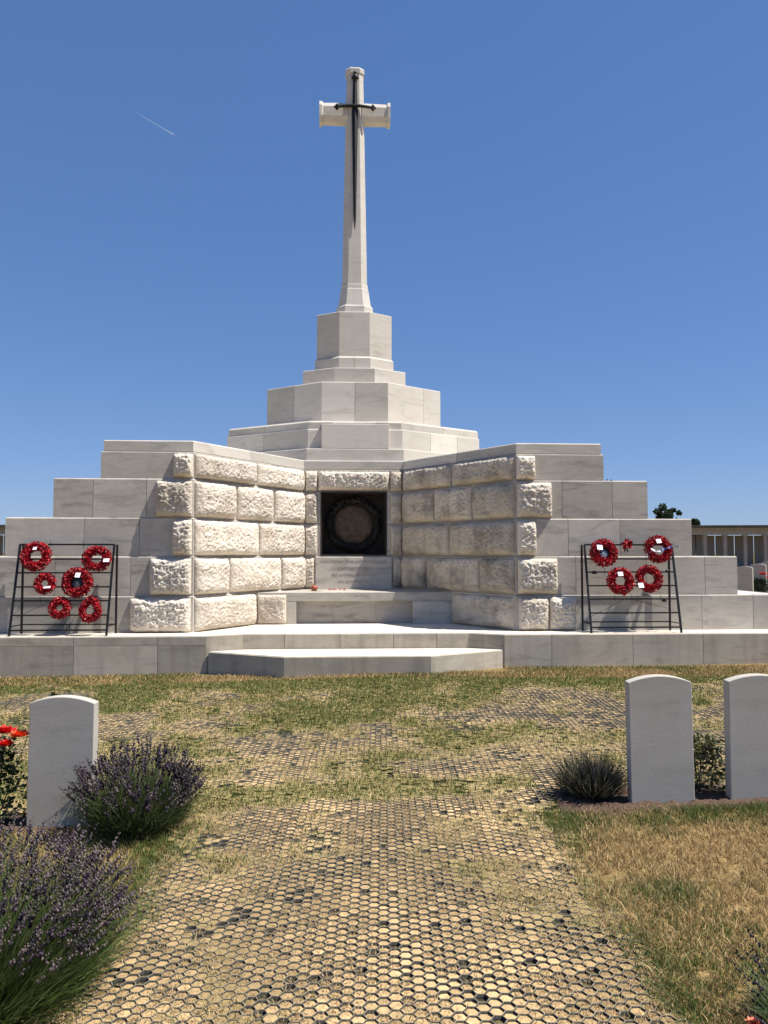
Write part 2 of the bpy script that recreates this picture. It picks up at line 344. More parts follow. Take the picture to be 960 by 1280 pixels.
soil_bed(-3.2, -1.22, 4.66, 5.05, 'dark soil bed under the left headstone')
# ------------------------------------------------------------------ memorial
MON = tag(empty('war_memorial', (-.36, 10.4, 0), R(3.1)), 'pale limestone war memorial with rough wing walls, stepped tiers and tall sword cross', 'memorial')
def off(P, d):
    """inset a polyline of plan points towards its left-hand (solid) side, mitred"""
    P = [Vector(p) for p in P]; out = []
    for i, p in enumerate(P):
        ns = []
        if i > 0: t = (P[i] - P[i - 1]).normalized(); ns.append(Vector((-t.y, t.x)))
        if i < len(P) - 1: t = (P[i + 1] - P[i]).normalized(); ns.append(Vector((-t.y, t.x)))
        if len(ns) == 1: out.append(p + ns[0] * d)
        else:
            m = (ns[0] + ns[1]).normalized(); out.append(p + m * (d / m.dot(ns[0])))
    return out
class MB:
    def __init__(s): s.V = []; s.F = []; s.C = []; s.M = []
    def poly(s, pts, faces, tone=None, mi=0):
        b = len(s.V); s.V += [tuple(p) for p in pts]; s.F += [[b + i for i in f] for f in faces]
        t = tone if tone is not None else (random.random(), random.random(), random.random())
        s.C += [t] * len(pts); s.M += [mi] * len(faces)
    def prism(s, plan, z0, z1, tone=None, mi=0, top=None):
        n = len(plan); tp = top or plan
        s.poly([(p[0], p[1], z0) for p in plan] + [(p[0], p[1], z1) for p in tp],
               [list(range(n))[::-1], list(range(n, 2 * n))] + [[i, (i + 1) % n, n + (i + 1) % n, n + i] for i in range(n)], tone, mi)
    def box(s, x0, x1, y0, y1, z0, z1, tone=None, mi=0): s.prism([(x0, y0), (x1, y0), (x1, y1), (x0, y1)], z0, z1, tone, mi)
    def slabs(s, P, z0, z1, joints, th=.08, ch=.014, gap=.0028, closed=False, tones=None):
        """dressed blocks along a plan path, chamfered on their upper edge"""
        F0 = [Vector(p) for p in P]; C0 = off(P, ch); B0 = off(P, th)
        for j in range(len(P) - 1):
            L = (F0[j + 1] - F0[j]).length; t = (F0[j + 1] - F0[j]) / L; nn = Vector((-t.y, t.x))
            fr = [0] + [q / L for q in joints.get(j, [])] + [1]
            for a, b in zip(fr[:-1], fr[1:]):
                e = []
                for f, sgn in ((a, 1), (b, -1)):
                    if f in (0, 1): e.append((F0[j + f], C0[j + f], B0[j + f]))
                    else: q = F0[j] + t * (f * L + sgn * gap); e.append((q, q + nn * ch, q + nn * th))
                (fa, ca, ba), (fb, cb, bb) = e
                V = [(fa.x, fa.y, z0), (fb.x, fb.y, z0), (bb.x, bb.y, z0), (ba.x, ba.y, z0), (fa.x, fa.y, z1 - ch), (fb.x, fb.y, z1 - ch),
                     (ca.x, ca.y, z1), (cb.x, cb.y, z1), (ba.x, ba.y, z1), (bb.x, bb.y, z1)]
                s.poly(V, [[0, 1, 5, 4], [4, 5, 7, 6], [6, 7, 9, 8], [0, 3, 2, 1], [0, 4, 6, 8, 3], [1, 2, 9, 7, 5], [2, 3, 8, 9]])
    def build(s, name, mats, parent=None, smooth=False):
        o = mesh(name, s.V, s.F, mats, parent, smooth, col=np.array(s.C))
        if any(s.M): o.data.polygons.foreach_set('material_index', s.M)
        return o
def bev(o, w=.006, seg=2, ang=40):
    m = o.modifiers.new('bevel', 'BEVEL'); m.width = w; m.segments = seg; m.limit_method = 'ANGLE'; m.angle_limit = R(ang); return o
CX, IX, IY = 2.1, .76, 2.15
courses = [(.475, .945, 5.72), (.948, 1.455, 5.1), (1.458, 1.955, 4.49), (1.958, 2.465, 3.9), (2.468, 2.82, 3.31)]
flatJ = [[.6, 1.55, 2.5, 3.2], [.8, 1.75, 2.55], [.7, 1.4], [.62, 1.3], []]
BK = 6.6
for i, (z0, z1, X) in enumerate(courses):
    d = .012 * i
    P0 = [(-CX, 0), (-IX, IY), (IX, IY), (CX, 0)]
    inner = [tuple(p) for p in off([(-9, 0)] + P0 + [(9, 0)], d)[1:-1]]; ns = 0
    if i in (2, 3): inner[2:2] = [(-.525, IY + d), (-.525, IY + .5), (.525, IY + .5), (.525, IY + d)]; ns = 4   # opening for the niche
    P = [(-X, BK), (-X, d)] + inner + [(X, d), (X, BK)]
    fw = X - CX
    m = MB()
    jt = [q for q in flatJ[i] if q < fw - .2]
    m.slabs(P, z0, z1, {0: [1.5, 2.6, 3.7, 4.8], 1: sorted(fw - q for q in jt), 5 + ns: jt, 6 + ns: [1.1, 2.2, 3.3, 4.6]})
    core = off(P, .03); m.prism([(p.x, p.y) for p in core], z0 - .001, z1 - .002, mi=1)
    m.build('stone_course', [M_ashlar, M_mortar], MON)
# coping
X = 3.28; d = .055
inner = off([(-9, 0), (-CX, 0), (-IX, IY), (IX, IY), (CX, 0), (9, 0)], d)[1:-1]
P = [(-X, BK), (-X, d)] + [tuple(p) for p in inner] + [(X, d), (X, BK)]
m = MB(); m.slabs(P, 2.823, 2.965, {1: [], 2: [1.2], 4: [1.3], 0: [1.5, 3.], 6: [1.5, 3.]}, th=.35, ch=.014); core = off(P, .2); m.prism([(p.x, p.y) for p in core], 2.82, 2.962, mi=1)
m.build('coping', [M_tier, M_mortar], MON)
# rusticated blocks
def pillow(m, A, B, z0, z1, P=.11, seed=0, ml=.015, mr=.015, mb=.012, mt=.03, rough=.021, sq=5.):
    """hand-hewn face standing proud of the wall between plan points A and B (outward = right-hand side of A->B)"""
    A = Vector(A); B = Vector(B); L = (B - A).length; t = (B - A) / L; nn = Vector((t.y, -t.x))
    w = L - ml - mr; h = z1 - z0 - mb - mt; nu = max(6, int(w / .0095)); nv = max(6, int(h / .0095)); b = len(m.V)
    tone = (random.random(), random.random(), random.random())
    wob = [random.uniform(-.02, .02) for _ in range(4)]
    for i in range(nu + 1):
        u = i / nu; uu = .5 - .5 * math.cos(math.pi * u); uu = .5 * u + .5 * uu
        for k in range(nv + 1):
            v = k / nv; vv = .5 * v + .5 * (.5 - .5 * math.cos(math.pi * v))
            eu = max(0, 1 - abs(2 * uu - 1) ** (sq + 1)) ** .55; ev = max(0, 1 - abs(2 * vv - 1) ** sq) ** .55
            e = eu * ev; s = ml + uu * w; zz = z0 + mb + vv * h
            q = Vector((s * 1.0 + seed * 3.7, seed * 1.3, zz))
            n1 = mn.noise(q * 5.5); n2 = mn.noise(q * 24); n3 = mn.noise(q * 52); n4 = 1.0 * max(0, mn.noise(q * 40 + Vector((5, 5, 5))) - .05)
            hgt = P * e * (1 + .2 * n1) + min(1, e * 1.6) * rough * min(1, e * e * 1.3) / max(1e-3, min(1, e * 1.6)) * (n2 * .6 + n3 * .55 - n4 * 1.0)
            if e <= 1e-6: hgt = -.01
            p = A + t * (s + rough * .3 * n3 * (e > .01)) + nn * hgt
            m.V.append((p.x, p.y, zz + rough * .4 * n2 * (e > .01))); m.C.append(tone)
    for i in range(nu):
        for k in range(nv):
            a = b + i * (nv + 1) + k; m.F.append([a, a + nv + 1, a + nv + 2, a + 1]); m.M.append(0)
def wp(side, t, d):   # plan point on the wing at depth t
    c = off([(-9, 0), (-CX, 0), (-IX, IY), (IX, IY)], d); k = t / IY
    p = c[1].lerp(c[2], k); return (side * p.x, p.y) if side > 0 else (p.x, p.y)
wingJ = [[0, 1.1], [0, .59, 1.6, 2.15], [0, 1.15, 2.15], [0, .72, 1.45, 2.15], [0, 1.11, 2.15]]
quoW = [.8, .56, .28, .5, .28]
sd = 0
for side in (-1, 1):
    m = MB()
    for i, (z0, z1, X) in enumerate(courses):
        d = .012 * i; js = wingJ[i]
        for a, b in zip(js[:-1], js[1:]):
            sd += 1; A = wp(-1, a, d); B = wp(-1, b, d)
            last = b > 2; kw = dict(P=.088 + .018 * random.random(), seed=sd, ml=.02, mr=.03 if last else .012)
            if side < 0: pillow(m, A, B, z0, z1, **kw)
            else:
                kw['ml'], kw['mr'] = kw['mr'], kw['ml']; pillow(m, (-B[0], B[1]), (-A[0], A[1]), z0, z1, **kw)
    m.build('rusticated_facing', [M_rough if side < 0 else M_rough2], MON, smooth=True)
    for i, (z0, z1, X) in enumerate(courses):
        d = .012 * i; w = quoW[i]; m = MB(); parts = [(0, w)]
        if i == 0 and side > 0: parts = [(0, .43), (.43, .8)]
        for a, b in parts:
            sd += 1; x0, x1 = sorted((side * (CX + a + (.008 if a == 0 else 0)), side * (CX + b)))
            pillow(m, (x0, d), (x1, d), z0, z1, P=.11, seed=sd, ml=.004 if (side < 0 or a > 0) else .02, mr=.004 if side > 0 else .02, rough=.026)
        m.build('quoin_block', [M_rough], MON, smooth=True)
# jamb blocks of the end wall, lintel
for side in (-1, 1):
    m = MB()
    for i in (1, 2, 3, 4):
        z0, z1, X = courses[i]; d = .012 * i; sd += 1
        x0, x1 = sorted((side * .575, side * .77)); yy = IY + d
        if i == 1: x0, x1 = sorted((side * .62, side * .77))
        m = MB(); pillow(m, (x0, yy), (x1, yy), z0, z1, P=.085, seed=sd, ml=.004, mr=.004)
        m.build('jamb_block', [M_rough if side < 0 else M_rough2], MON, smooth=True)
m = MB(); pillow(m, (-.58, IY + .048), (.58, IY + .048), 2.475, 2.815, P=.12, seed=77, rough=.028); m.build('lintel', [M_rough], MON, smooth=True)
# niche with the bronze wreath
y0, y1 = IY + .012, IY + .34
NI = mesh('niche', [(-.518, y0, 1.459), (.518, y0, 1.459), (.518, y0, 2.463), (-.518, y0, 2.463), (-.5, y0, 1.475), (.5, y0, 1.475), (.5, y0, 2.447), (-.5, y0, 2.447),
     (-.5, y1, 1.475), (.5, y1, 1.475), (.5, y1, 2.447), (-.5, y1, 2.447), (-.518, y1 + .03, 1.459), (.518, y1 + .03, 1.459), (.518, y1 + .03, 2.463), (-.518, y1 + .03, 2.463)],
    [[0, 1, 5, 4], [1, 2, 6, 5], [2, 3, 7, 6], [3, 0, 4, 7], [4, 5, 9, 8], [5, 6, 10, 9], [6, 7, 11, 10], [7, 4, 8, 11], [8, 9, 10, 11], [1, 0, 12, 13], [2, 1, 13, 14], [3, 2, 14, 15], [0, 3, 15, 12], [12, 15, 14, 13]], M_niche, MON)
NI['label'] = 'dark square niche in the end wall'
nc = (.0, 1.96)
V = [(nc[0], y1 - .05, nc[1])]; F = []
for r_, yy in ((.12, y1 - .055), (.22, y1 - .045), (.31, y1 - .03), (.33, y1 + .01)):
    for k in range(40):
        a = k * math.pi / 20; V.append((nc[0] + r_ * math.cos(a), yy + .02 * mn.noise(Vector((math.cos(a) * 3, r_ * 20, math.sin(a) * 3))), nc[1] + r_ * math.sin(a)))
for k in range(40):
    F.append([0, 1 + (k + 1) % 40, 1 + k])
    for q in range(3): F.append([1 + q * 40 + k, 1 + q * 40 + (k + 1) % 40, 41 + q * 40 + (k + 1) % 40, 41 + q * 40 + k])
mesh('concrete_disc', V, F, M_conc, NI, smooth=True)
# bronze laurel wreath: overlapping leaves round a ring
V = []; F = []
for k in range(150):
    a = k * 2 * math.pi / 150 * 5 + .1; rr = .385 + .05 * math.sin(k * 2.4); c = Vector((nc[0] + rr * math.cos(a), y1 - .09 - .03 * math.cos(k * 2.4), nc[1] + rr * math.sin(a)))
    tg = Vector((-math.sin(a), 0, math.cos(a))); ra = Vector((math.cos(a), 0, math.sin(a))); dr = (tg + ra * .5 * math.sin(k * 1.7)).normalized(); sd_ = dr.cross(Vector((0, 1, 0)))
    b = len(V); l, w = .085, .024
    V += [c - dr * l * .5, c + sd_ * w, c + dr * l * .6 + Vector((0, -.01, 0)), c - sd_ * w, c + Vector((0, -.018, 0))]
    F += [[b, b + 1, b + 4], [b + 1, b + 2, b + 4], [b + 2, b + 3, b + 4], [b + 3, b, b + 4]]
b = len(V)
for k in range(48):
    a = k * math.pi / 24
    for q in range(8):
        th = q * math.pi / 4; V.append((nc[0] + (.385 + .06 * math.cos(th)) * math.cos(a), y1 - .05 + .05 * math.sin(th), nc[1] + (.385 + .06 * math.cos(th)) * math.sin(a)))
for k in range(48):
    for q in range(8): F.append([b + k * 8 + q, b + (k + 1) % 48 * 8 + q, b + (k + 1) % 48 * 8 + (q + 1) % 8, b + k * 8 + (q + 1) % 8])
mesh('bronze_wreath', V, F, M_bronze2, NI)
# inscription panel under the niche
m = MB(); m.box(-.60, .60, IY - .012, IY + .06, .93, 1.43); IP = bev(m.build('inscription_panel', [M_ashlar], MON), .008)
for k, (t_, sz) in enumerate((('THIS WAS THE TYNE COT BLOCKHOUSE', .056), ('CAPTURED BY THE', .056), ('3RD AUSTRALIAN DIVISION', .056), ('4TH OCTOBER 1917', .056))):
    cu = bpy.data.curves.new('inscription', 'FONT'); cu.body = t_; cu.size = sz; cu.align_x = 'CENTER'; cu.extrude = .001
    tmp = bpy.data.objects.new('tmp', cu); COL.objects.link(tmp); bpy.context.view_layer.update()
    me = bpy.data.meshes.new_from_object(tmp.evaluated_get(bpy.context.evaluated_depsgraph_get())); bpy.data.objects.remove(tmp)
    me.transform(Matrix.Translation((0, IY - .0135, 1.345 - .105 * k)) @ Matrix.Rotation(R(90), 4, 'X'))
    me.materials.clear(); fin('lettering', me, M_letter, IP)
# bench / altar shelf
BT = 1.1; hw = CX - .623 * BT
m = MB()
m.prism([(-hw, BT + .1), (-.6, IY + .12), (.6, IY + .12), (hw, BT + .1)], .47, .925)
m.box(-1.41, -.84, BT, BT + .12, .478, .8); m.box(.84, 1.41, BT, BT + .12, .478, .8)
m.prism([(-hw - .02, BT), (hw + .02, BT), (IX + .02, IY + .03), (-IX - .02, IY + .03)], .805, .93)
m.box(-.32, -.315, BT + .096, BT + .11, .48, .8, tone=(0, 0, 0)); m.box(.3, .305, BT + .096, BT + .11, .48, .8, tone=(0, 0, 0))
bev(m.build('bench', [M_ashlar], MON), .008)
m = MB(); pillow(m, (-1.40, BT), (-.95, BT), .475, .93, P=.055, seed=91, ml=.01, mr=.03, rough=.014, sq=6); m.build('bench_end_block', [M_rough], MON, smooth=True)
# platform and step
m = MB()
PF = [(-9, -.45), (-1.85, -.45), (-1.43, -.25), (1.43, -.25), (1.85, -.45), (9, -.45)]
jl = [1.4, 2.45, 3.5, 4.55, 5.55, 6.56]; jr = [.6, 1.64, 2.55, 3.6, 4.6, 5.7]
m.slabs(PF[:2], -.3, .362, {0: jl}, th=.2, ch=.002); m.slabs(PF[:2], .366, .475, {0: [2.0, 3.5, 4.4, 5.55, 6.56]}, th=.2, ch=.008)
m.slabs(PF[1:5], -.3, .475, {1: [.52, 1.22, 1.9, 2.45]}, th=.2, ch=.008)
m.slabs(PF[4:], -.3, .475, {0: jr}, th=.2, ch=.008)
core = [(p.x, p.y) for p in off(PF, .03)]
m.prism(core + [(9, 6.9), (-9, 6.9)], -.3, .472)
m.build('platform', [M_plat], MON)
m = MB(); m.prism([(p.x, p.y) for p in off(PF, .012)] + [(9, 6.8), (-9, 6.8)], .4755, .479, tone=(.7, .5, .5)); m.build('paving', [M_pave], MON)
PS = [(-1.85, -.40), (-1.82, -.47), (-.86, -1.0), (.86, -1.0), (1.82, -.47), (1.85, -.40)]
m = MB(); m.slabs(PS[1:5], -.2, .285, {1: [.0001 + 1.0 * 0 + .001]} if False else {}, th=.2, ch=.008)
m.prism([(p.x, p.y) for p in off(PS[1:5], .03)] + [(1.75, -.3), (1.4, -.2), (-1.4, -.2), (-1.75, -.3)], -.2, .283)
m.build('lower_step', [M_plat], MON)
m = MB(); m.prism([(p.x, p.y) for p in off(PS[1:5], .012)] + [(1.4, -.27), (-1.4, -.27)], .2853, .289, tone=(.7, .2, .5)); m.build('step_tread', [M_pave], MON)
# tiers
TC = 3.78
def octp(hf, t0, hs, t1):
    b0, b1 = 2 * TC - t0, 2 * TC - t1
    return [(hf, b0), (-hf, b0), (-hs, b1), (-hs, t1), (-hf, t0), (hf, t0), (hs, t1), (hs, b1), (hf, b0)]
def tier(name, hf, t0, hs, t1, z0, z1, j={}, ch=.01, parent=MON):
    m = MB(); P = octp(hf, t0, hs, t1); m.slabs(P, z0, z1, j, th=.06, ch=ch); c = [(p.x, p.y) for p in off(P, .03)][:-1]
    m.prism(c, z0 - .001, z1 - .002); o = m.build(name, [M_tier], parent); o.location.x = .025; return o
tier('plinth_base', .78, 2.32, 2.38, 3.4, 2.96, 3.17, {3: [.9], 5: [1.]})
tier('lower_tier', .765, 2.42, 2.19, 3.37, 3.172, 3.50, {3: [.8], 5: [.6, 1.2]})
tier('tier_cornice', .75, 2.44, 2.17, 3.385, 3.502, 3.64, {3: [.8], 5: [.9]}, ch=.03)
m = MB(); m.box(-.545, .545, 2.325, 2.5, 3.172, 3.57); m.box(-.54, -.34, 2.335, 2.5, 3.572, 3.605); m.box(.34, .54, 2.335, 2.5, 3.572, 3.605)
o = bev(m.build('front_block', [M_tier], MON), .008); o.location.x = .025
tier('middle_tier', .553, 2.77, 1.52, 3.47, 3.64, 4.35, {4: [.553], 3: [.6], 5: [.8]})
tier('upper_step', .342, 3.07, .895, 3.37, 4.35, 4.66)
tier('upper_base', .272, 3.2, .69, 3.47, 4.66, 4.895, {4: [.272]}, ch=.03)
tier('pedestal', .264, 3.25, .66, 3.5, 4.897, 5.69)
# cross --------------------------------------------------------------------
CR = empty('cross', (.03, TC, 0), 0, MON)
def ring(z, hx, hy, f=.52): return [(x, y, z) for x, y in ((f * hx, -hy), (hx, -f * hy), (hx, f * hy), (f * hx, hy), (-f * hx, hy), (-hx, f * hy), (-hx, -f * hy), (-f * hx, -hy))]
def loft(rings, swap=None):
    V = [p for r in rings for p in r]; n = len(rings[0]); F = [list(range(n))[::-1], list(range(len(V) - n, len(V)))]
    for i in range(len(rings) - 1):
        for k in range(n): F.append([i * n + k, i * n + (k + 1) % n, (i + 1) * n + (k + 1) % n, (i + 1) * n + k])
    if swap: V = [swap(p) for p in V]
    return V, F
tones = lambda V: np.tile([.6, random.random(), random.random()], (len(V), 1))
def lp(name, rings, parent=CR, mat=None, swap=None):
    V, F = loft(rings, swap); return mesh(name, V, F, mat or M_cross, parent, col=tones(V))
q = .87
bev(lp('cross_base', [ring(5.69, .335, .335 * q), ring(5.87, .325, .325 * q), ring(5.90, .30, .30 * q)]), .004)
bev(lp('cross_foot', [ring(5.902, .292, .292 * q), ring(6.20, .248, .248 * q), ring(6.215, .24, .24 * q), ring(6.29, .236, .236 * q), ring(6.30, .225, .225 * q)]), .003)
bev(lp('cross_shaft', [ring(6.302, .224, .224 * q), ring(9.36, .168, .168 * q), ring(10.2, .152, .152 * q), ring(10.22, .168, .168 * q), ring(10.29, .172, .172 * q), ring(10.32, .155, .155 * q)]), .003)
def armring(x, s): return [(x, y * s, 9.50 + z * s) for y, z in ((-.078, -.185), (-.135, -.09), (-.135, .09), (-.078, .185), (.078, .185), (.135, .09), (.135, -.09), (.078, -.185))]
for s in (-1, 1):
    rr = [armring(s * x, k) for x, k in ((.12, .98), (.575, .93), (.595, 1.07), (.645, 1.09))]
    bev(lp('cross_arm', rr if s < 0 else [r[::-1] for r in rr]), .003)
SW = empty('sword', (0, 0, 0), 0, CR)
def yfront(z): return -(q * np.interp(z, [6.3, 9.36, 10.2], [.224, .168, .152]))
def swring(z, w, d, off_=.022): y = yfront(z) - off_; return [(-w, y, z), (0, y - d, z), (w, y, z), (0, y + d * .8, z)][::-1]
lp('blade', [swring(7.28, .005, .005), swring(7.5, .022, .018), swring(9.0, .048, .026), swring(9.5, .057, .028)], SW, M_bronze)
lp('grip', [swring(9.5, .05, .034), swring(9.62, .044, .034), swring(9.9, .038, .032), swring(10.07, .036, .03)], SW, M_bronze)
def blobs(name, L, mat, parent, seg=10):
    bm = bmesh.new()
    for (x, y, z, r, sx, sy, sz) in L:
        bmesh.ops.create_uvsphere(bm, u_segments=seg, v_segments=max(5, seg // 2 + 2), radius=r, matrix=Matrix.Translation((x, y, z)) @ Matrix.Diagonal((sx, sy, sz, 1)))
    me = bpy.data.meshes.new(name); bm.to_mesh(me); bm.free(); return fin(name, me, mat, parent, True)
yp = float(yfront(10.1)) - .03
blobs('pommel', [(0, yp, 10.12, .052, 1, .7, 1.1), (0, yp, 10.2, .03, 1, .8, 1), (-.045, yp, 10.1, .026, 1, 1, 1), (.045, yp, 10.1, .026, 1, 1, 1)], M_bronze, SW)
yg = float(yfront(9.55)) - .035
gr = []
for x in np.linspace(-.32, .32, 17):
    zz = 9.575 - .03 * (x / .32) ** 2 ; r_ = .031 - .008 * abs(x) / .32; gr.append([(x, yg + r_ * math.cos(a), zz + r_ * math.sin(a)) for a in np.arange(8) * math.pi / 4])
lp('crossguard', gr, SW, M_bronze)
for s in (-1, 1): blobs('guard_tip', [(s * .325, yg, 9.545 + dz, .03, 1, .7, 1) for dz in (-.03, .03)] + [(s * .355, yg, 9.545, .026, 1.2, .7, .9)], M_bronze, SW)
# ------------------------------------------------------------------ tubes, racks, wreaths
def tube(m_V, m_F, a, b, r, n=6, square=False):
    a = Vector(a); b = Vector(b); t = (b - a).normalized(); u = t.cross(Vector((0, 0, 1)) if abs(t.z) < .9 else Vector((0, 1, 0))).normalized(); v = t.cross(u); s0 = len(m_V)
    for p in (a, b):
        for k in range(n): an = 2 * math.pi * (k + .5) / n; m_V.append(p + u * r * math.cos(an) + v * r * math.sin(an))
    for k in range(n): m_F.append([s0 + k, s0 + (k + 1) % n, s0 + n + (k + 1) % n, s0 + n + k])
    m_F += [[s0 + k for k in range(n)][::-1], [s0 + n + k for k in range(n)]]
def bar(name, segs, r, parent, n=4, mat=None):
    V, F = [], []
    for a, b in segs: tube(V, F, a, b, r, n)
    return mesh(name, V, F, mat or M_iron, parent)
yaw = R(3.1)
def ml(x, y, z=0.):  # memorial plan -> world
    c, s = math.cos(yaw), math.sin(yaw); return (-.36 + x * c - y * s, 10.4 + x * s + y * c, z)
def rack(x0, lab, mirror, skew):
    """A-frame display rack; local x across, front legs lean back to a top rail"""
    t = tag(empty('wreath_rack', ml(x0, -.08, .475), yaw), lab, 'rack', 'iron wreath racks on the platform')
    w = .585; H = 1.13; yf = -.30; yt = -.02
    fx = 0. if skew < 0 else -.01
    ft = lambda s, z: (s * w + fx * (1 - z / H), yf + (yt - yf) * z / H, z)
    for s in (-1, 1):
        bar('leg', [(ft(s, .0), ft(s, H))], .017, t)
        bar('leg', [((s * w + .028 * skew * -1, yt + .03, 0), (s * w + .028 * skew * -1, yt + .03, H))], .016, t)
        bar('side_brace', [((s * w + fx * .9, yf + .02, .12), (s * w - .028 * skew, yt + .03, .12))], .008, t)
    for k, z in enumerate((H, .945, .775, .60, .43, .255, .075)):
        bar('cross_rail', [(ft(-1, z), ft(1, z))], .0125 if k else .015, t)
    bar('cross_rail', [((-w - .028 * skew, yt + .03, .12), (w - .028 * skew, yt + .03, .12))], .011, t)
    for x, z in ((-.25, .43), (.05, .43), (.35, .43), (-.1, .255), (-.35, .775), (.2, 1.13), (-.2, 1.13)):
        p = Vector(ft(0, z)) + Vector((x - 0, -.012, 0)); bar('hook', [(p, p + Vector((0, -.02, .05))), (p + Vector((0, -.0, -.03)), p)], .003, t)
    bar('tie_wire', [((-w, yf * .7, .2), (-.1, -.2, .44)), ((-.1, -.2, .44), (.5, -.12, .3))], .003, t)
    return t
RL = rack(-3.665, 'black iron rack holding six red wreaths at the left end', 1, -1)
RR = rack(3.575, 'black iron rack holding four red wreaths at the right end', 1, 1)
REDS = [(.42, .008, .018), (.30, .006, .014), (.52, .02, .03), (.20, .004, .01)]
def petals(V, F, C, c, nrm, r, n=5, curl=.5):
    """one artificial poppy: n folded petals round a point"""
    nrm = nrm.normalized(); u = nrm.cross(Vector((.3, .2, 1))).normalized(); v = nrm.cross(u); a0 = random.random() * 6.28
    for k in range(n):
        a = a0 + 2 * math.pi * k / n; d = u * math.cos(a) + v * math.sin(a); e = nrm.cross(d); b = len(V); col = np.array(random.choice(REDS)) * random.uniform(.8, 1.2)
        V += [c, c + d * r * .55 + e * r * .5 + nrm * r * curl * .25, c + d * r + nrm * r * curl * random.uniform(.2, 1), c + d * r * .55 - e * r * .5 + nrm * r * curl * .6, ]
        F += [[b, b + 1, b + 2], [b, b + 2, b + 3]]; C += [col] * 4
def wreath(wx, wz, y, R0, r0, lab, sx=1., sz=1., card=None, filled=False, drop=False, tilt=0., ncard=.05):
    t = tag(empty('poppy_wreath', ml(wx, y, wz), yaw), lab, 'wreath', 'red poppy wreaths on the racks')
    t.rotation_euler = (R(-13), tilt, yaw)
    V, F, C = [], [], []
    rm = (R0 + r0) / 2; rt = (R0 - r0) / 2
    def P(a, rad):
        k = 1.; 
        if drop: k = 1 + .22 * max(0, math.sin(a)) ** 2 - .04; 
        return Vector((rad * math.cos(a) * sx * (1 if not drop else (1 - .25 * max(0, math.sin(a)))), 0, rad * math.sin(a) * sz * k))
    nn = int(rm * 260)
    for k in range(nn):
        a = 2 * math.pi * k / nn + random.uniform(-.05, .05)
        for th in (-.9, -.1, .8, 1.7, -1.9):
            th2 = th + random.uniform(-.3, .3); rad = rm + rt * .8 * math.sin(th2); c = P(a, rad) + Vector((0, -rt * .75 * math.cos(th2) - .005, 0))
            nrm = Vector((math.cos(a) * math.sin(th2), -math.cos(th2), math.sin(a) * math.sin(th2))) + Vector((random.uniform(-.5, .5), random.uniform(-.3, .3), random.uniform(-.5, .5)))
            petals(V, F, C, c, nrm, rt * random.uniform(.40, .58) + .007, n=4, curl=1.)
    mesh('poppies', V, F, M_petal, t, col=np.array(C))
    V, F = [], []; n = 32
    for k in range(n):
        a = 2 * math.pi * k / n
        for j in range(6): th = j * math.pi / 3; p = P(a, rm + rt * .7 * math.sin(th)); V.append(p + Vector((0, -rt * .55 * math.cos(th), 0)))
    for k in range(n):
        for j in range(6): F.append([k * 6 + j, (k + 1) % n * 6 + j, (k + 1) % n * 6 + (j + 1) % 6, k * 6 + (j + 1) % 6])
    mesh('backing_ring', V, F, M_wring, t, smooth=True)
    if filled:
        V = [(0, -.01, 0)]; F = []
        for k in range(24): a = k * math.pi / 12; V.append((r0 * 1.15 * math.cos(a), 0, r0 * 1.15 * math.sin(a)))
        for k in range(24): V.append((V[1 + k][0], .012, V[1 + k][2]))
        for k in range(24): F += [[0, 1 + k, 1 + (k + 1) % 24], [1 + k, 25 + k, 25 + (k + 1) % 24, 1 + (k + 1) % 24]]
        F.append(list(range(25, 49))); mesh('centre_disc', V, F, M_disc, t)
        # small grey badge
        V = []; F = []
        for k in range(16): a = k * math.pi / 8; rr = r0 * (.5 if k % 2 else .68); V.append((rr * math.cos(a), -.018, rr * math.sin(a) - r0 * .25))
        V.append((0, -.026, -r0 * .25)); F = [[16, k, (k + 1) % 16] for k in range(16)]; mesh('badge', V, F, M_badge if filled == 2 else M_disc2, t)
    if card:
        cx, cz, w, h, rot = card; bm = MB(); c, s = math.cos(rot), math.sin(rot)
        q4 = [(-w, -h), (w, -h), (w, h), (-w, h)]; yy = -rt - .03
        bm.poly([(cx + c * a - s * b, yy + .012 * (b / h) , cz + s * a + c * b) for a, b in q4] + [(cx + c * a - s * b, yy + .003 + .012 * (b / h), cz + s * a + c * b) for a, b in q4],
                [[0, 1, 2, 3], [7, 6, 5, 4], [0, 4, 5, 1], [1, 5, 6, 2], [2, 6, 7, 3], [3, 7, 4, 0]])
        co = bm.build('card', [M_card], t)
        ln = MB()
        for i_ in range(3):
            a0, b0_ = -w * .6, h * (.5 - i_ * .45); a1 = w * (.2 + .35 * random.random())
            pts = [(a0, b0_), (a1, b0_), (a1, b0_ + h * .1), (a0, b0_ + h * .1)]
            ln.poly([(cx + c * a - s * b, yy - .0015 + .012 * (b / h), cz + s * a + c * b) for a, b in pts], [[0, 1, 2, 3]])
        ln.build('writing', [M_ink], co)
    return t
M_wring = plain('wreath_backing', (.10, .006, .012), .6, var=.2); M_disc = plain('black_centre', (.012, .014, .014), .4); M_disc2 = plain('grey_centre', (.06, .06, .065), .5); M_badge = plain('badge_silver', (.25, .27, .32), .4, .3)
M_ink = plain('card_writing', (.25, .25, .33), .8)
m0 = .0103  # metres per photo pixel at the racks
def WL(u, v, y=-.2): return None
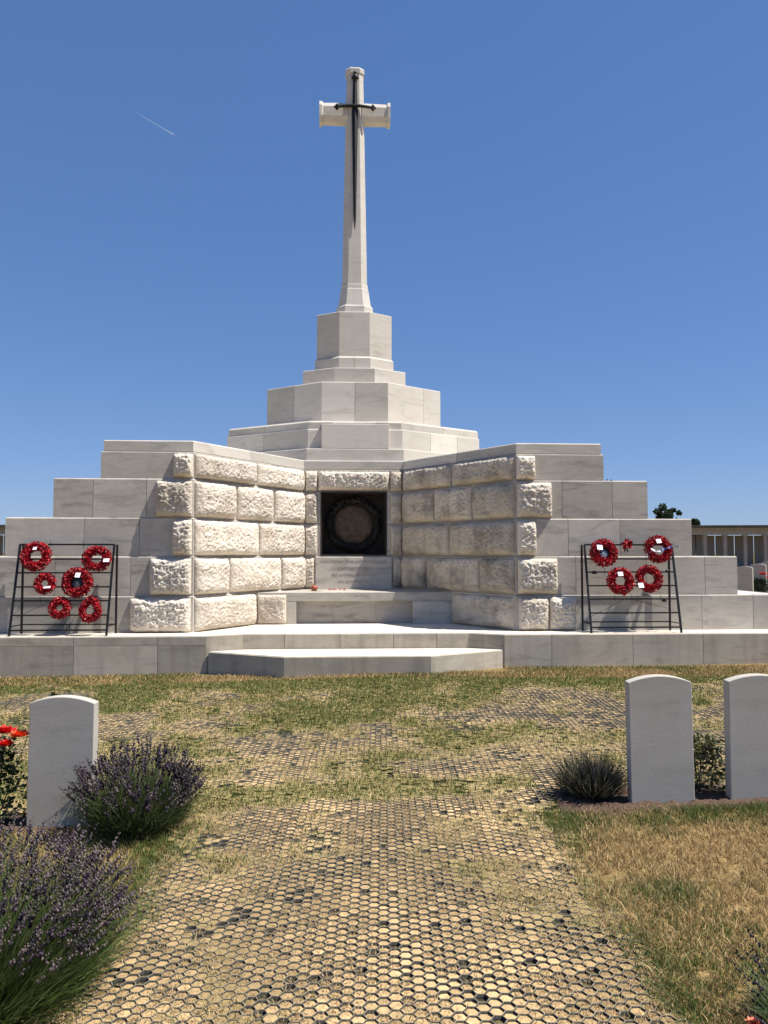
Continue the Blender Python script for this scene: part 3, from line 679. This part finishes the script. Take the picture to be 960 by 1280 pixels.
wr = [ # x, z, y, outer, inner, label, kwargs
 (-4.015, 1.455, -.19, .18, .085, 'large round red wreath with small white card at upper left of the left rack', dict(card=(.0, .085, .022, .02, 0))),
 (-3.27, 1.425, -.185, .168, .078, 'red wreath with white card on its lower right at top right of the left rack', dict(card=(.14, -.035, .036, .024, .05), sx=1.05, sz=.92)),
 (-3.87, 1.115, -.27, .13, .055, 'small red wreath with slanted white card under the large left one', dict(card=(.05, -.055, .042, .014, .08))),
 (-3.475, 1.13, -.275, .182, .085, 'round red wreath with black centre and grey card, middle of the left rack', dict(card=(.02, .08, .03, .032, -.05), filled=1)),
 (-3.66, .82, -.34, .132, .05, 'small red wreath without card, bottom middle of the left rack', {}),
 (-3.29, .79, -.34, .145, .068, 'teardrop shaped red wreath, bottom right of the left rack', dict(drop=True, sx=.92, sz=1.05)),
 (3.22, 1.50, -.18, .175, .08, 'red wreath with badge and white card at upper left of the right rack', dict(card=(-.07, .055, .036, .034, -.1), filled=2)),
 (3.95, 1.545, -.17, .175, .088, 'red wreath with white and blue ribbon at upper right of the right rack', dict(card=(-.01, .095, .032, .03, .1))),
 (3.40, 1.135, -.275, .17, .078, 'red wreath with card at its top, lower left of the right rack', dict(card=(-.015, .08, .033, .028, .03))),
 (3.78, 1.165, -.27, .17, .082, 'red wreath with card hanging at its lower left, lower right of the right rack', dict(card=(-.14, -.10, .034, .034, .03))),
]
for (x, z, y, Ro, Ri, lab, kw) in wr:
    o = wreath(x, z, y, Ro, Ri, lab, **kw)
    if 'ribbon' in lab:
        V = []; F = []
        def rib(name, x0, x1, z0, z1, sag, h, mat):
            V = []; F = []; n = 10
            for i in range(n + 1):
                t = i / n; xx = x0 + (x1 - x0) * t; zz = z0 + (z1 - z0) * t - sag * math.sin(math.pi * t); hh = h * (.7 + .3 * math.sin(t * 9))
                V += [(xx, -.075 - .01 * math.sin(t * 12), zz - hh), (xx, -.07, zz + hh)]
            F = [[2 * i, 2 * i + 2, 2 * i + 3, 2 * i + 1] for i in range(n)]
            ob = mesh(name, V, F, mat, o); ob.modifiers.new('thick', 'SOLIDIFY').thickness = .003
        rib('ribbon', -.125, .03, -.01, -.035, .02, .016, M_card); rib('ribbon', .0, .17, -.025, .02, .0, .018, plain('blue_ribbon', (.02, .025, .16), .5))
        rib('ribbon', .15, .24, .02, .02, .0, .009, plain('navy_ribbon', (.01, .012, .06), .5)); rib('ribbon', -.2, -.12, -.09, -.03, .01, .011, plain('navy_ribbon_end', (.012, .012, .05), .5))
# loose poppy sprig
t = tag(empty('poppy_sprig', ml(3.54, -.13, 1.60), yaw), 'small sprig of red poppies on the top rail of the right rack', 'flowers')
V, F, C = [], [], []
for k in range(16): petals(V, F, C, Vector((random.uniform(-.05, .05), -.02 + random.uniform(-.02, .02), random.uniform(-.045, .05))), Vector((random.uniform(-1, 1), -1, random.uniform(-.5, 1))), .032, 5, 1.)
mesh('poppies', V, F, M_petal, t, col=np.array(C))
V, F = [], []
for a in (1.3, 1.7, .3, 2.9, -1.4, -1.9):
    d = Vector((math.cos(a), -.1, math.sin(a))); s_ = Vector((-d.z, 0, d.x)) * .014; b = len(V); V += [d * .03, d * .07 + s_, d * .10, d * .07 - s_]; F.append([b, b + 1, b + 2, b + 3])
mesh('leaf', V, F, plain('sprig_leaf', (.03, .06, .03), .6), t)
for x, z in ((3.1, 1.245), (4.08, 1.26), (3.99, .885)):
    t = tag(blobs('dark_bow', [(0, 0, 0, .024, 1.2, .7, 1), (.018, 0, -.012, .014, 1.3, .7, .8), (-.018, 0, -.01, .014, 1.3, .7, .8)], M_disc, None, 8),
            {1.245: 'small dark bow at the left end of a right rack rail', 1.26: 'small dark bow at the right end of a right rack rail', .885: 'small dark bow hanging low on the right rack'}[z], 'bow'); t.location = ml(x, -.31 + .25 * (z - .6), z)
# things on the bench
t = tag(empty('candle_jar', ml(-.60, 1.62, .93), 0), 'small round terracotta coloured jar on the ledge under the niche', 'jar')
M_terra = plain('red_terracotta', (.33, .085, .045), .5, bump=.2, var=.25)
rr = [(0, .03), (.01, .042), (.03, .052), (.055, .052), (.075, .043), (.085, .03), (.085, .024), (.07, .022)]
V = [(r * math.cos(a), r * math.sin(a), z) for z, r in rr for a in np.arange(16) * math.pi / 8]; F = [[i * 16 + k, i * 16 + (k + 1) % 16, i * 16 + 16 + (k + 1) % 16, i * 16 + 16 + k] for i in range(len(rr) - 1) for k in range(16)] + [[k for k in range(16)][::-1], [112 + k for k in range(16)]]
mesh('jar_body', V, F, M_terra, t, smooth=True)
V = [(.022 * math.cos(a), .022 * math.sin(a), z) for z in (.07, .094) for a in np.arange(12) * math.pi / 6]; mesh('stopper', V, [[k, (k + 1) % 12, 12 + (k + 1) % 12, 12 + k] for k in range(12)] + [[12 + k for k in range(12)]], M_disc2, t)
t = tag(empty('paper_poppies', ml(-.27, 1.7, .932), 0), 'few small red and white paper poppies lying on the stone ledge', 'flowers')
V, F, C = [], [], []
for k in range(7): petals(V, F, C, Vector((random.uniform(-.13, .13), random.uniform(-.05, .05), .008)), Vector((random.uniform(-.3, .3), random.uniform(-.6, .3), 1)), .026, 4, .7)
mesh('petals', V, F, M_petal, t, col=np.array(C))
# ------------------------------------------------------------------ headstones
def headstone(x, y, zb, lab, w=.375, h=.80, d=.076, rz=0., lean=0., mat=None, group='white headstones around the memorial', name='headstone'):
    n = 14; pts = [(-w / 2, -.25), (w / 2, -.25)]
    for k in range(n + 1): t = 1 - 2 * k / n; pts.append((t * w / 2, h - .037 + .037 * (1 - t * t)))
    V = [(a, 0, b) for a, b in pts] + [(a, d, b) for a, b in pts]; m_ = len(pts)
    F = [list(range(m_)), list(range(m_, 2 * m_))[::-1]] + [[i, i + m_, (i + 1) % m_ + m_, (i + 1) % m_] for i in range(m_)]
    o = mesh(name, V, F, mat or M_grave, None); o.location = (x, y, zb); o.rotation_euler = (0, lean, rz); bev(o, .004, 2, 50)
    return tag(o, lab, 'headstone', group)
headstone(-1.905, 4.75, -.125, 'white headstone beside the lavender and red roses, left of the path', lean=R(.3), w=.383, h=.775)
headstone(1.632, 4.73, .03, 'white headstone at the path corner beside the small lavender bush', w=.372, h=.745, lean=R(-.6))
headstone(2.215, 4.73, .045, 'white headstone cut by the right edge of the photo', w=.375, h=.735)
# ------------------------------------------------------------------ plants
def lavender(name, x, y, lab, rad, hgt, n, spread=1., leafc=((.05, .085, .03), (.11, .145, .07), (.09, .11, .035)), spikec=((.052, .036, .055), (.085, .065, .083), (.038, .03, .038)), spike=.05, nl=2.2, blob=.0048, lean=(0, 0), dry=.25, group='lavender bushes by the path', fol=.66, upf=.28):
    zb = Z(x, y); t = tag(empty(name, (x, y, zb)), lab, 'plant', group)
    def stems(n, h0, h1, tilt, w, cols, jit, bs=.5, up=0.):
        th = rng.random(n) * 2 * math.pi; ph = np.sqrt(rng.random(n)) * tilt; L = h0 + (h1 - h0) * rng.random(n)
        L = L * (1 - .22 * (ph / max(tilt, .01)) ** 2)
        br = rad * bs * np.sqrt(rng.random(n)); bx = br * np.cos(th); by = br * np.sin(th)
        dx = np.sin(ph) * np.cos(th) + lean[0] + jit * (rng.random(n) - .5); dy = np.sin(ph) * np.sin(th) + lean[1] + jit * (rng.random(n) - .5); dz = np.cos(ph) * (1 if True else 0)
        nr = np.sqrt(dx ** 2 + dy ** 2 + dz ** 2); D = np.stack([dx / nr, dy / nr, dz / nr], 1); B = np.stack([bx, by, np.zeros(n) - .01], 1); B = B + D * (up * rng.random(n))[:, None]
        M = B + D * L[:, None] * .55 + np.array([0, 0, 1]) * L[:, None] * .04 + (rng.random((n, 3)) - .5) * L[:, None] * .14; T = B + D * L[:, None]
        an = rng.random(n) * 2 * math.pi; s = np.stack([np.cos(an), np.sin(an), np.zeros(n)], 1) * w
        V = np.stack([B - s, B + s, M + s, M - s, T], 1); b = np.arange(n)[:, None] * 5
        F = np.concatenate([b + [0, 1, 2], b + [0, 2, 3], b + [3, 2, 4]]); c = np.array(cols)[rng.integers(0, len(cols), n)] * (.7 + .6 * rng.random((n, 1)))
        return V.reshape(-1, 3), F, np.repeat(c, 5, 0), T, D
    V, F, c, T, D = stems(n, hgt * .72, hgt, 1.0 * spread, .0011, ((.17, .20, .06), (.12, .16, .045), (.24, .22, .09)), .25)
    npmesh('stems', V, F, M_leaf, t, col=c)
    V2, F2, c2, T2, _ = stems(int(n * nl), hgt * .18, hgt * fol, 1.2 * spread, .0021, leafc, 1.0, .75, hgt * upf)
    npmesh('foliage', V2, F2, M_leaf, t, col=c2)
    # flower spikes: whorls of small octahedra, gaps between whorls
    nb = 7; oc = np.array([(1, 0, 0), (-1, 0, 0), (0, 1, 0), (0, -1, 0), (0, 0, 1.3), (0, 0, -1.3)]); of = np.array([(0, 2, 4), (2, 1, 4), (1, 3, 4), (3, 0, 4), (2, 0, 5), (1, 2, 5), (3, 1, 5), (0, 3, 5)])
    keep = rng.random(len(T)) < .93; T = T[keep]; D = D[keep]; ns = len(T); L = spike * (.6 + .8 * rng.random(ns)); sc = np.array(spikec)[rng.integers(0, len(spikec), ns)] * (.7 + .6 * rng.random((ns, 1)))
    dr = rng.random(ns) < dry; sc[dr] = np.array((.15, .12, .12)) * (.6 + .5 * rng.random((dr.sum(), 1)))
    VV = []; CC = []
    for k in range(nb):
        f = k / (nb - 1); r = blob * (1.15 - .6 * f) * (.7 + .6 * rng.random(ns)); jit = (rng.random((ns, 3)) - .5) * blob * 1.5
        P = T + D * (L * (f - .25))[:, None] + jit
        VV.append(P[:, None] + oc[None] * r[:, None, None]); CC.append(np.repeat((sc * (.75 + .5 * rng.random((ns, 1))))[:, None], 6, 1))
    V3 = np.concatenate(VV).reshape(-1, 3); C3 = np.concatenate(CC).reshape(-1, 3); F3 = (np.arange(ns * nb)[:, None, None] * 6 + of[None]).reshape(-1, 3)
    npmesh('flower_spikes', V3, F3, M_spike, t, col=C3)
    return t
M_spike = attrmat('lavender_flower', .8, .1, .1)
lavender('lavender_bush', -1.44, 4.72, 'rounded purple lavender bush leaning on the left headstone', .22, .49, 500, spread=.88, lean=(.05, 0), blob=.0072, spike=.06, nl=7, fol=.8, dry=.25)
lavender('lavender_bush', -1.54, 3.02, 'large lavender clump filling the lower left corner', .42, .62, 1350, spread=.85, lean=(.17, .2), dry=.7, leafc=((.045, .085, .02), (.08, .13, .03), (.14, .17, .06)), nl=6, blob=.0062, spike=.05, fol=.7)
lavender('lavender_bush', 1.26, 4.93, 'small dusty lavender with few flowers beside the right headstone', .11, .27, 110, spread=.75, fol=.8, leafc=((.10, .11, .065), (.06, .07, .04), (.17, .15, .11), (.08, .055, .04)), nl=26, blob=.0035, dry=.6, upf=.55)
lavender('lavender_bush', 1.47, 2.64, 'sparse dark lavender at the bottom right corner', .2, .36, 150, spread=1.05, leafc=((.04, .075, .025), (.06, .10, .03), (.11, .14, .05)), nl=14, dry=.1, blob=.005, lean=(-.05, 0), spikec=((.035, .028, .045), (.06, .048, .068)))
def leafy(name, x, y, lab, cat, rx, ry, h, n, cols, flowers=(), stems=8, size=.035, z0=None, group=None):
    zb = Z(x, y) if z0 is None else z0; t = tag(empty(name, (x, y, zb)), lab, cat, group)
    V, F = [], []; 
    for k in range(stems):
        a = random.random() * 6.28; r = random.random() ** .5; tube(V, F, (rx * .3 * math.cos(a), ry * .3 * math.sin(a), -.02), (rx * r * math.cos(a), ry * r * math.sin(a), h * random.uniform(.6, .98)), .003, 5)
    mesh('stem', V, F, plain('stem_green', (.07, .07, .03), .8), t)
    V, F, C = [], [], []
    for k in range(n):
        a = random.random() * 6.28; r = random.random() ** .5; zz = h * random.random() ** .75; e = 1 - .35 * (zz / h) ** 2
        p = Vector((rx * r * e * math.cos(a), ry * r * e * math.sin(a), zz)); d = Vector((random.gauss(0, 1), random.gauss(0, 1), random.gauss(.1, .6))).normalized(); s = d.cross(Vector((random.gauss(0, 1), random.gauss(0, 1), 1))).normalized(); l = size * random.uniform(.6, 1.2)
        b = len(V); nn = d.cross(s) * l * .12; V += [p, p + d * l * .35 + s * l * .3 + nn, p + d * l * .75 + s * l * .24 + nn, p + d * l, p + d * l * .75 - s * l * .24 + nn, p + d * l * .35 - s * l * .3 + nn]
        F += [[b, b + 1, b + 2, b + 3], [b, b + 3, b + 4, b + 5]]; C += [np.array(random.choice(cols)) * random.uniform(.6, 1.4)] * 6
    mesh('foliage', V, F, M_leaf, t, col=np.array(C))
    for (fx, fy, fz, fr, fc) in flowers:
        V, F, C = [], [], []
        for lay in range(4):
            for k in range(7):
                a = k * 2 * math.pi / 7 + lay * .4; el = .25 + lay * .32; d = Vector((math.cos(a) * math.cos(el), math.sin(a) * math.cos(el), math.sin(el))); s = Vector((-math.sin(a), math.cos(a), 0)); l = fr * (1 - .16 * lay) * random.uniform(.85, 1.1)
                b = len(V); p = Vector((fx, fy, fz)); V += [p, p + d * l * .6 + s * l * .42, p + d * l + Vector((0, 0, l * .12)), p + d * l * .6 - s * l * .42]; F += [[b, b + 1, b + 2], [b, b + 2, b + 3]]; C += [np.array(fc) * random.uniform(.75, 1.2)] * 4
        mesh('rose_flower', V, F, M_petal, t, col=np.array(C))
    return t
DG = [(.02, .035, .014), (.035, .06, .02), (.05, .07, .025)]
leafy('rose_bush', -2.42, 4.86, 'dark leaved bush with red and orange roses left of the left headstone', 'plant', .30, .16, .52, 1700, DG + [(.16, .17, .06)],
      [(.16, -.05, .555, .075, (.62, .012, .01)), (.27, -.10, .545, .07, (.8, .09, .02)), (.07, -.12, .49, .07, (.6, .01, .012)), (.12, -.14, .52, .065, (.7, .02, .015)), (.03, -.10, .44, .07, (.5, .01, .01)), (.2, -.13, .50, .06, (.65, .02, .012))], stems=14)
leafy('rose_shoot', -2.0, 4.93, 'small leafy shoot rising behind the left headstone', 'plant', .07, .05, .78, 60, [(.10, .12, .04), (.05, .07, .03)], stems=3, size=.045)
leafy('rose_plant', 1.95, 4.93, 'low green leafy plant between the two right headstones', 'plant', .15, .12, .34, 700, [(.05, .07, .03), (.09, .10, .045), (.2, .18, .07), (.25, .22, .12)], stems=8)
leafy('low_rose', 1.22, 2.62, 'low plant with orange blooms at the bottom right edge', 'plant', .09, .06, .09, 120, DG, [(-.03, .02, .07, .03, (.75, .2, .12)), (.03, .0, .08, .03, (.8, .28, .18)), (.0, -.03, .05, .025, (.45, .10, .05))], stems=4, size=.02)
# ------------------------------------------------------------------ background
def tree(x, y, h, r, lab, seed=0, zb=.5):
    random.seed(100 + seed); t = tag(empty('broadleaf_tree', (x, y, zb)), lab, 'tree', 'trees beyond the memorial')
    V, F = loft([[(rr * math.cos(a) + ox, rr * math.sin(a), z) for a in np.arange(8) * math.pi / 4] for z, rr, ox in ((-.3, .3, 0), (1, .22, .03), (2.4, .16, .1), (h * .8, .05, .15))]); mesh('trunk', V, F, M_bark, t, smooth=True)
    V, F = [], []
    for k in range(10): a = random.random() * 6.28; tube(V, F, (.1, 0, random.uniform(1.8, h * .6)), (r * .7 * math.cos(a), r * .7 * math.sin(a), h * random.uniform(.5, .9)), .04, 5)
    mesh('limb', V, F, M_bark, t)
    cl = [(random.gauss(0, .42) * r, random.gauss(0, .42) * r, h * random.uniform(.42, .93), random.uniform(.25, .5) * r * .8) for _ in range(46)]
    V, F, C = [], [], []
    for (cx, cy, cz, cr) in cl:
        k0 = math.hypot(cx, cy); cz -= .25 * max(0, k0 - r * .5)
        tn = random.uniform(.7, 1.4)
        for _ in range(170):
            d = Vector((random.gauss(0, 1), random.gauss(0, 1), random.gauss(0, .8))).normalized() * cr * random.random() ** .4; p = Vector((cx, cy, cz)) + d; u = Vector((random.gauss(0, 1), random.gauss(0, 1), random.gauss(0, 1))).normalized(); v = u.cross(Vector((random.gauss(0, 1), random.gauss(0, 1), .3))).normalized(); s = random.uniform(.05, .1)
            b = len(V); V += [p - u * s, p + v * s * .6, p + u * s, p - v * s * .6]; F.append([b, b + 1, b + 2, b + 3]); C += [np.array((.03, .055, .022)) * tn * random.uniform(.7, 1.3)] * 4
    mesh('crown', V, F, M_leaf, t, col=np.array(C)); return t
tree(18.7, 52.5, 4.35, .85, 'dark green tree top rising behind the right stepped wall', 1)
tree(14.2, 54, 5.9, 2.1, 'tree mostly hidden behind the upper right steps of the memorial', 2)
tree(21.3, 55, 3.45, .6, 'small dark tree between the memorial and the colonnade roof', 3)
random.seed(55)
M_col = stone('colonnade_stone', (.36, .345, .32), vein=.3, stain=.3, bump=.2, usecol=False, dirt=(.15, .13, .11)); M_roof = plain('roof_slab_dark', (.07, .065, .06), .9, var=.3, bs=2); M_panel = stone('name_panel_stone', (.33, .325, .31), vein=.25, stain=.15, usecol=False, bump=.1)
def colonnade(x, y, rz, n, lab, sgn=1):
    t = tag(empty('colonnade', (x, y, .5), rz), lab, 'colonnade')
    Lg = n * 1.0; 
    def bx(name, x0, x1, y0, y1, z0, z1, mat): m = MB(); m.box(x0, x1, y0, y1, z0, z1); return bev(m.build(name, [mat], t), .01)
    bx('roof_slab', -.4, Lg + .2, -.45, 2.3, 2.30, 2.42, M_roof); bx('beam', -.1, Lg, -.12, .24, 1.93, 2.297, M_col); bx('rear_beam', -.1, Lg, 1.6, 1.9, 2.03, 2.297, M_col); bx('cornice', -.25, Lg + .1, -.3, -.125, 2.20, 2.297, M_col)
    for k in range(n):
        xx = k * 1.0
        m = MB(); m.box(xx, xx + .17, -.06, .16, -.2, 1.86); m.box(xx - .03, xx + .2, -.09, .19, 1.863, 1.927); m.box(xx - .03, xx + .2, -.09, .19, -.2, .1); bev(m.build('column', [M_col], t), .008)
        bx('name_panel', xx + .12, xx + 1.05, 1.62, 1.76, -.2, 1.93, M_panel)
    bx('bench_wall', -.1, Lg, .5, .8, -.2, .35, M_col)
    return t
colonnade(15.6, 41.5, R(-6), 26, 'low stone colonnade with flat dark roof behind the memorial on the right')
colonnade(-40.0, 38.5, R(6), 22, 'low stone colonnade with flat roof seen past the left edge of the memorial')
bg = [(8.85, 19.6), (9.75, 20.8), (10.55, 21.9), (11.3, 23.), (12.0, 23.9)]
for k, ((x, y), w) in enumerate(zip(bg, ['nearest the stepped wall', 'second in the diagonal row', 'third in the diagonal row', 'fourth in the diagonal row, at the photo edge', ''])):
    if k == 4: continue
    headstone(x, y, Z(x, y), 'small distant headstone behind the memorial, ' + w, rz=R(-38), name='headstone')
leafy('rose_plant', 9.75, 20.75, 'small distant bush with a pink red rose among headstones', 'plant', .28, .25, .42, 700, DG, [(.0, -.2, .52, .13, (.55, .06, .07)), (.13, -.2, .44, .08, (.5, .05, .06))], size=.06)
leafy('low_plant', 10.9, 22.2, 'low green planting along the distant headstone row', 'plant', .75, .3, .28, 1400, DG, size=.06)
# contrail: a long thin streak of ice cloud high up
def contrail():
    A = Vector((-1038, 3200, 1826)); B = Vector((-864, 3200, 1722)); V, F = [], []; n = 24; d = (B - A); u = Vector((0, 1, 0)); v = d.normalized().cross(u)
    for i in range(n + 1):
        t = i / n; r = 2.2 * (.9 + .3 * math.sin(7 * t)) * (1 if t < .97 else .3) ; p = A + d * t
        for k in range(8): a = k * math.pi / 4; V.append(p + (u * math.cos(a) + v * math.sin(a)) * r)
    for i in range(n):
        for k in range(8): F.append([i * 8 + k, i * 8 + (k + 1) % 8, i * 8 + 8 + (k + 1) % 8, i * 8 + 8 + k])
    m, nt, b = newmat('ice_cloud'); b.inputs['Base Color'].default_value = (.85, .88, .92, 1); b.inputs['Roughness'].default_value = 1
    tc = N(nt, 'ShaderNodeTexCoord'); sp = N(nt, 'ShaderNodeSeparateXYZ'); nt.links.new(tc.outputs['Generated'], sp.inputs[0])
    nt.links.new(ramp(nt, sp.outputs['X'], [(0, .0), (.3, .12), (1, .42)]), b.inputs['Alpha'])
    tag(mesh('contrail', V, F, m, None, smooth=True), 'thin white aircraft contrail high in the blue sky at upper left', 'contrail')
contrail()
# ------------------------------------------------------------------ light, sky, camera
sd_ = Vector((3.7, -1.0, 7.17)); rot = Matrix.Rotation(yaw, 3, 'Z'); sd_ = (rot @ sd_).normalized()
el = math.asin(sd_.z); az = math.atan2(sd_.x, sd_.y)
w = bpy.data.worlds.new('World'); S.world = w; w.use_nodes = True; nt = w.node_tree
sky = nt.nodes.new('ShaderNodeTexSky'); sky.sky_type = 'NISHITA'; sky.sun_disc = False; sky.sun_elevation = el; sky.sun_rotation = az
sky.altitude = 900; sky.air_density = 1.0; sky.dust_density = .0; sky.ozone_density = 1.6
bgn = nt.nodes['Background']; bgn.inputs['Strength'].default_value = .12; 
hsv = nt.nodes.new('ShaderNodeHueSaturation'); hsv.inputs['Saturation'].default_value = 1.22; nt.links.new(sky.outputs[0], hsv.inputs['Color']); gm = nt.nodes.new('ShaderNodeGamma'); gm.inputs['Gamma'].default_value = .53; nt.links.new(hsv.outputs[0], gm.inputs['Color'])
nt.links.new(mixc(nt, 1., gm.outputs[0], (.70, .90, 1.36), 'MULTIPLY'), bgn.inputs['Color'])
sl = bpy.data.lights.new('sun', 'SUN'); sl.energy = 5.0; sl.angle = R(.53); sl.color = (1, .95, .87); so = bpy.data.objects.new('sun', sl); COL.objects.link(so)
so.rotation_euler = sd_.to_track_quat('Z', 'Y').to_euler(); so.location = (6, -4, 12)
cam = bpy.data.cameras.new('camera'); cam.sensor_fit = 'VERTICAL'; cam.sensor_height = 36; cam.lens = 36 * 995 / 1280; cam.clip_start = .05; cam.clip_end = 8000
co = bpy.data.objects.new('camera', cam); COL.objects.link(co); co.location = (0, 0, 1.5); co.rotation_euler = (R(90) + math.atan(51 / 995), 0, 0); S.camera = co
S.view_settings.view_transform = 'Standard'; S.view_settings.look = 'None'; S.view_settings.gamma = 1; S.view_settings.use_curve_mapping = False; S.view_settings.exposure = 0.66
S.cycles.max_bounces = 6; S.cycles.transparent_max_bounces = 12
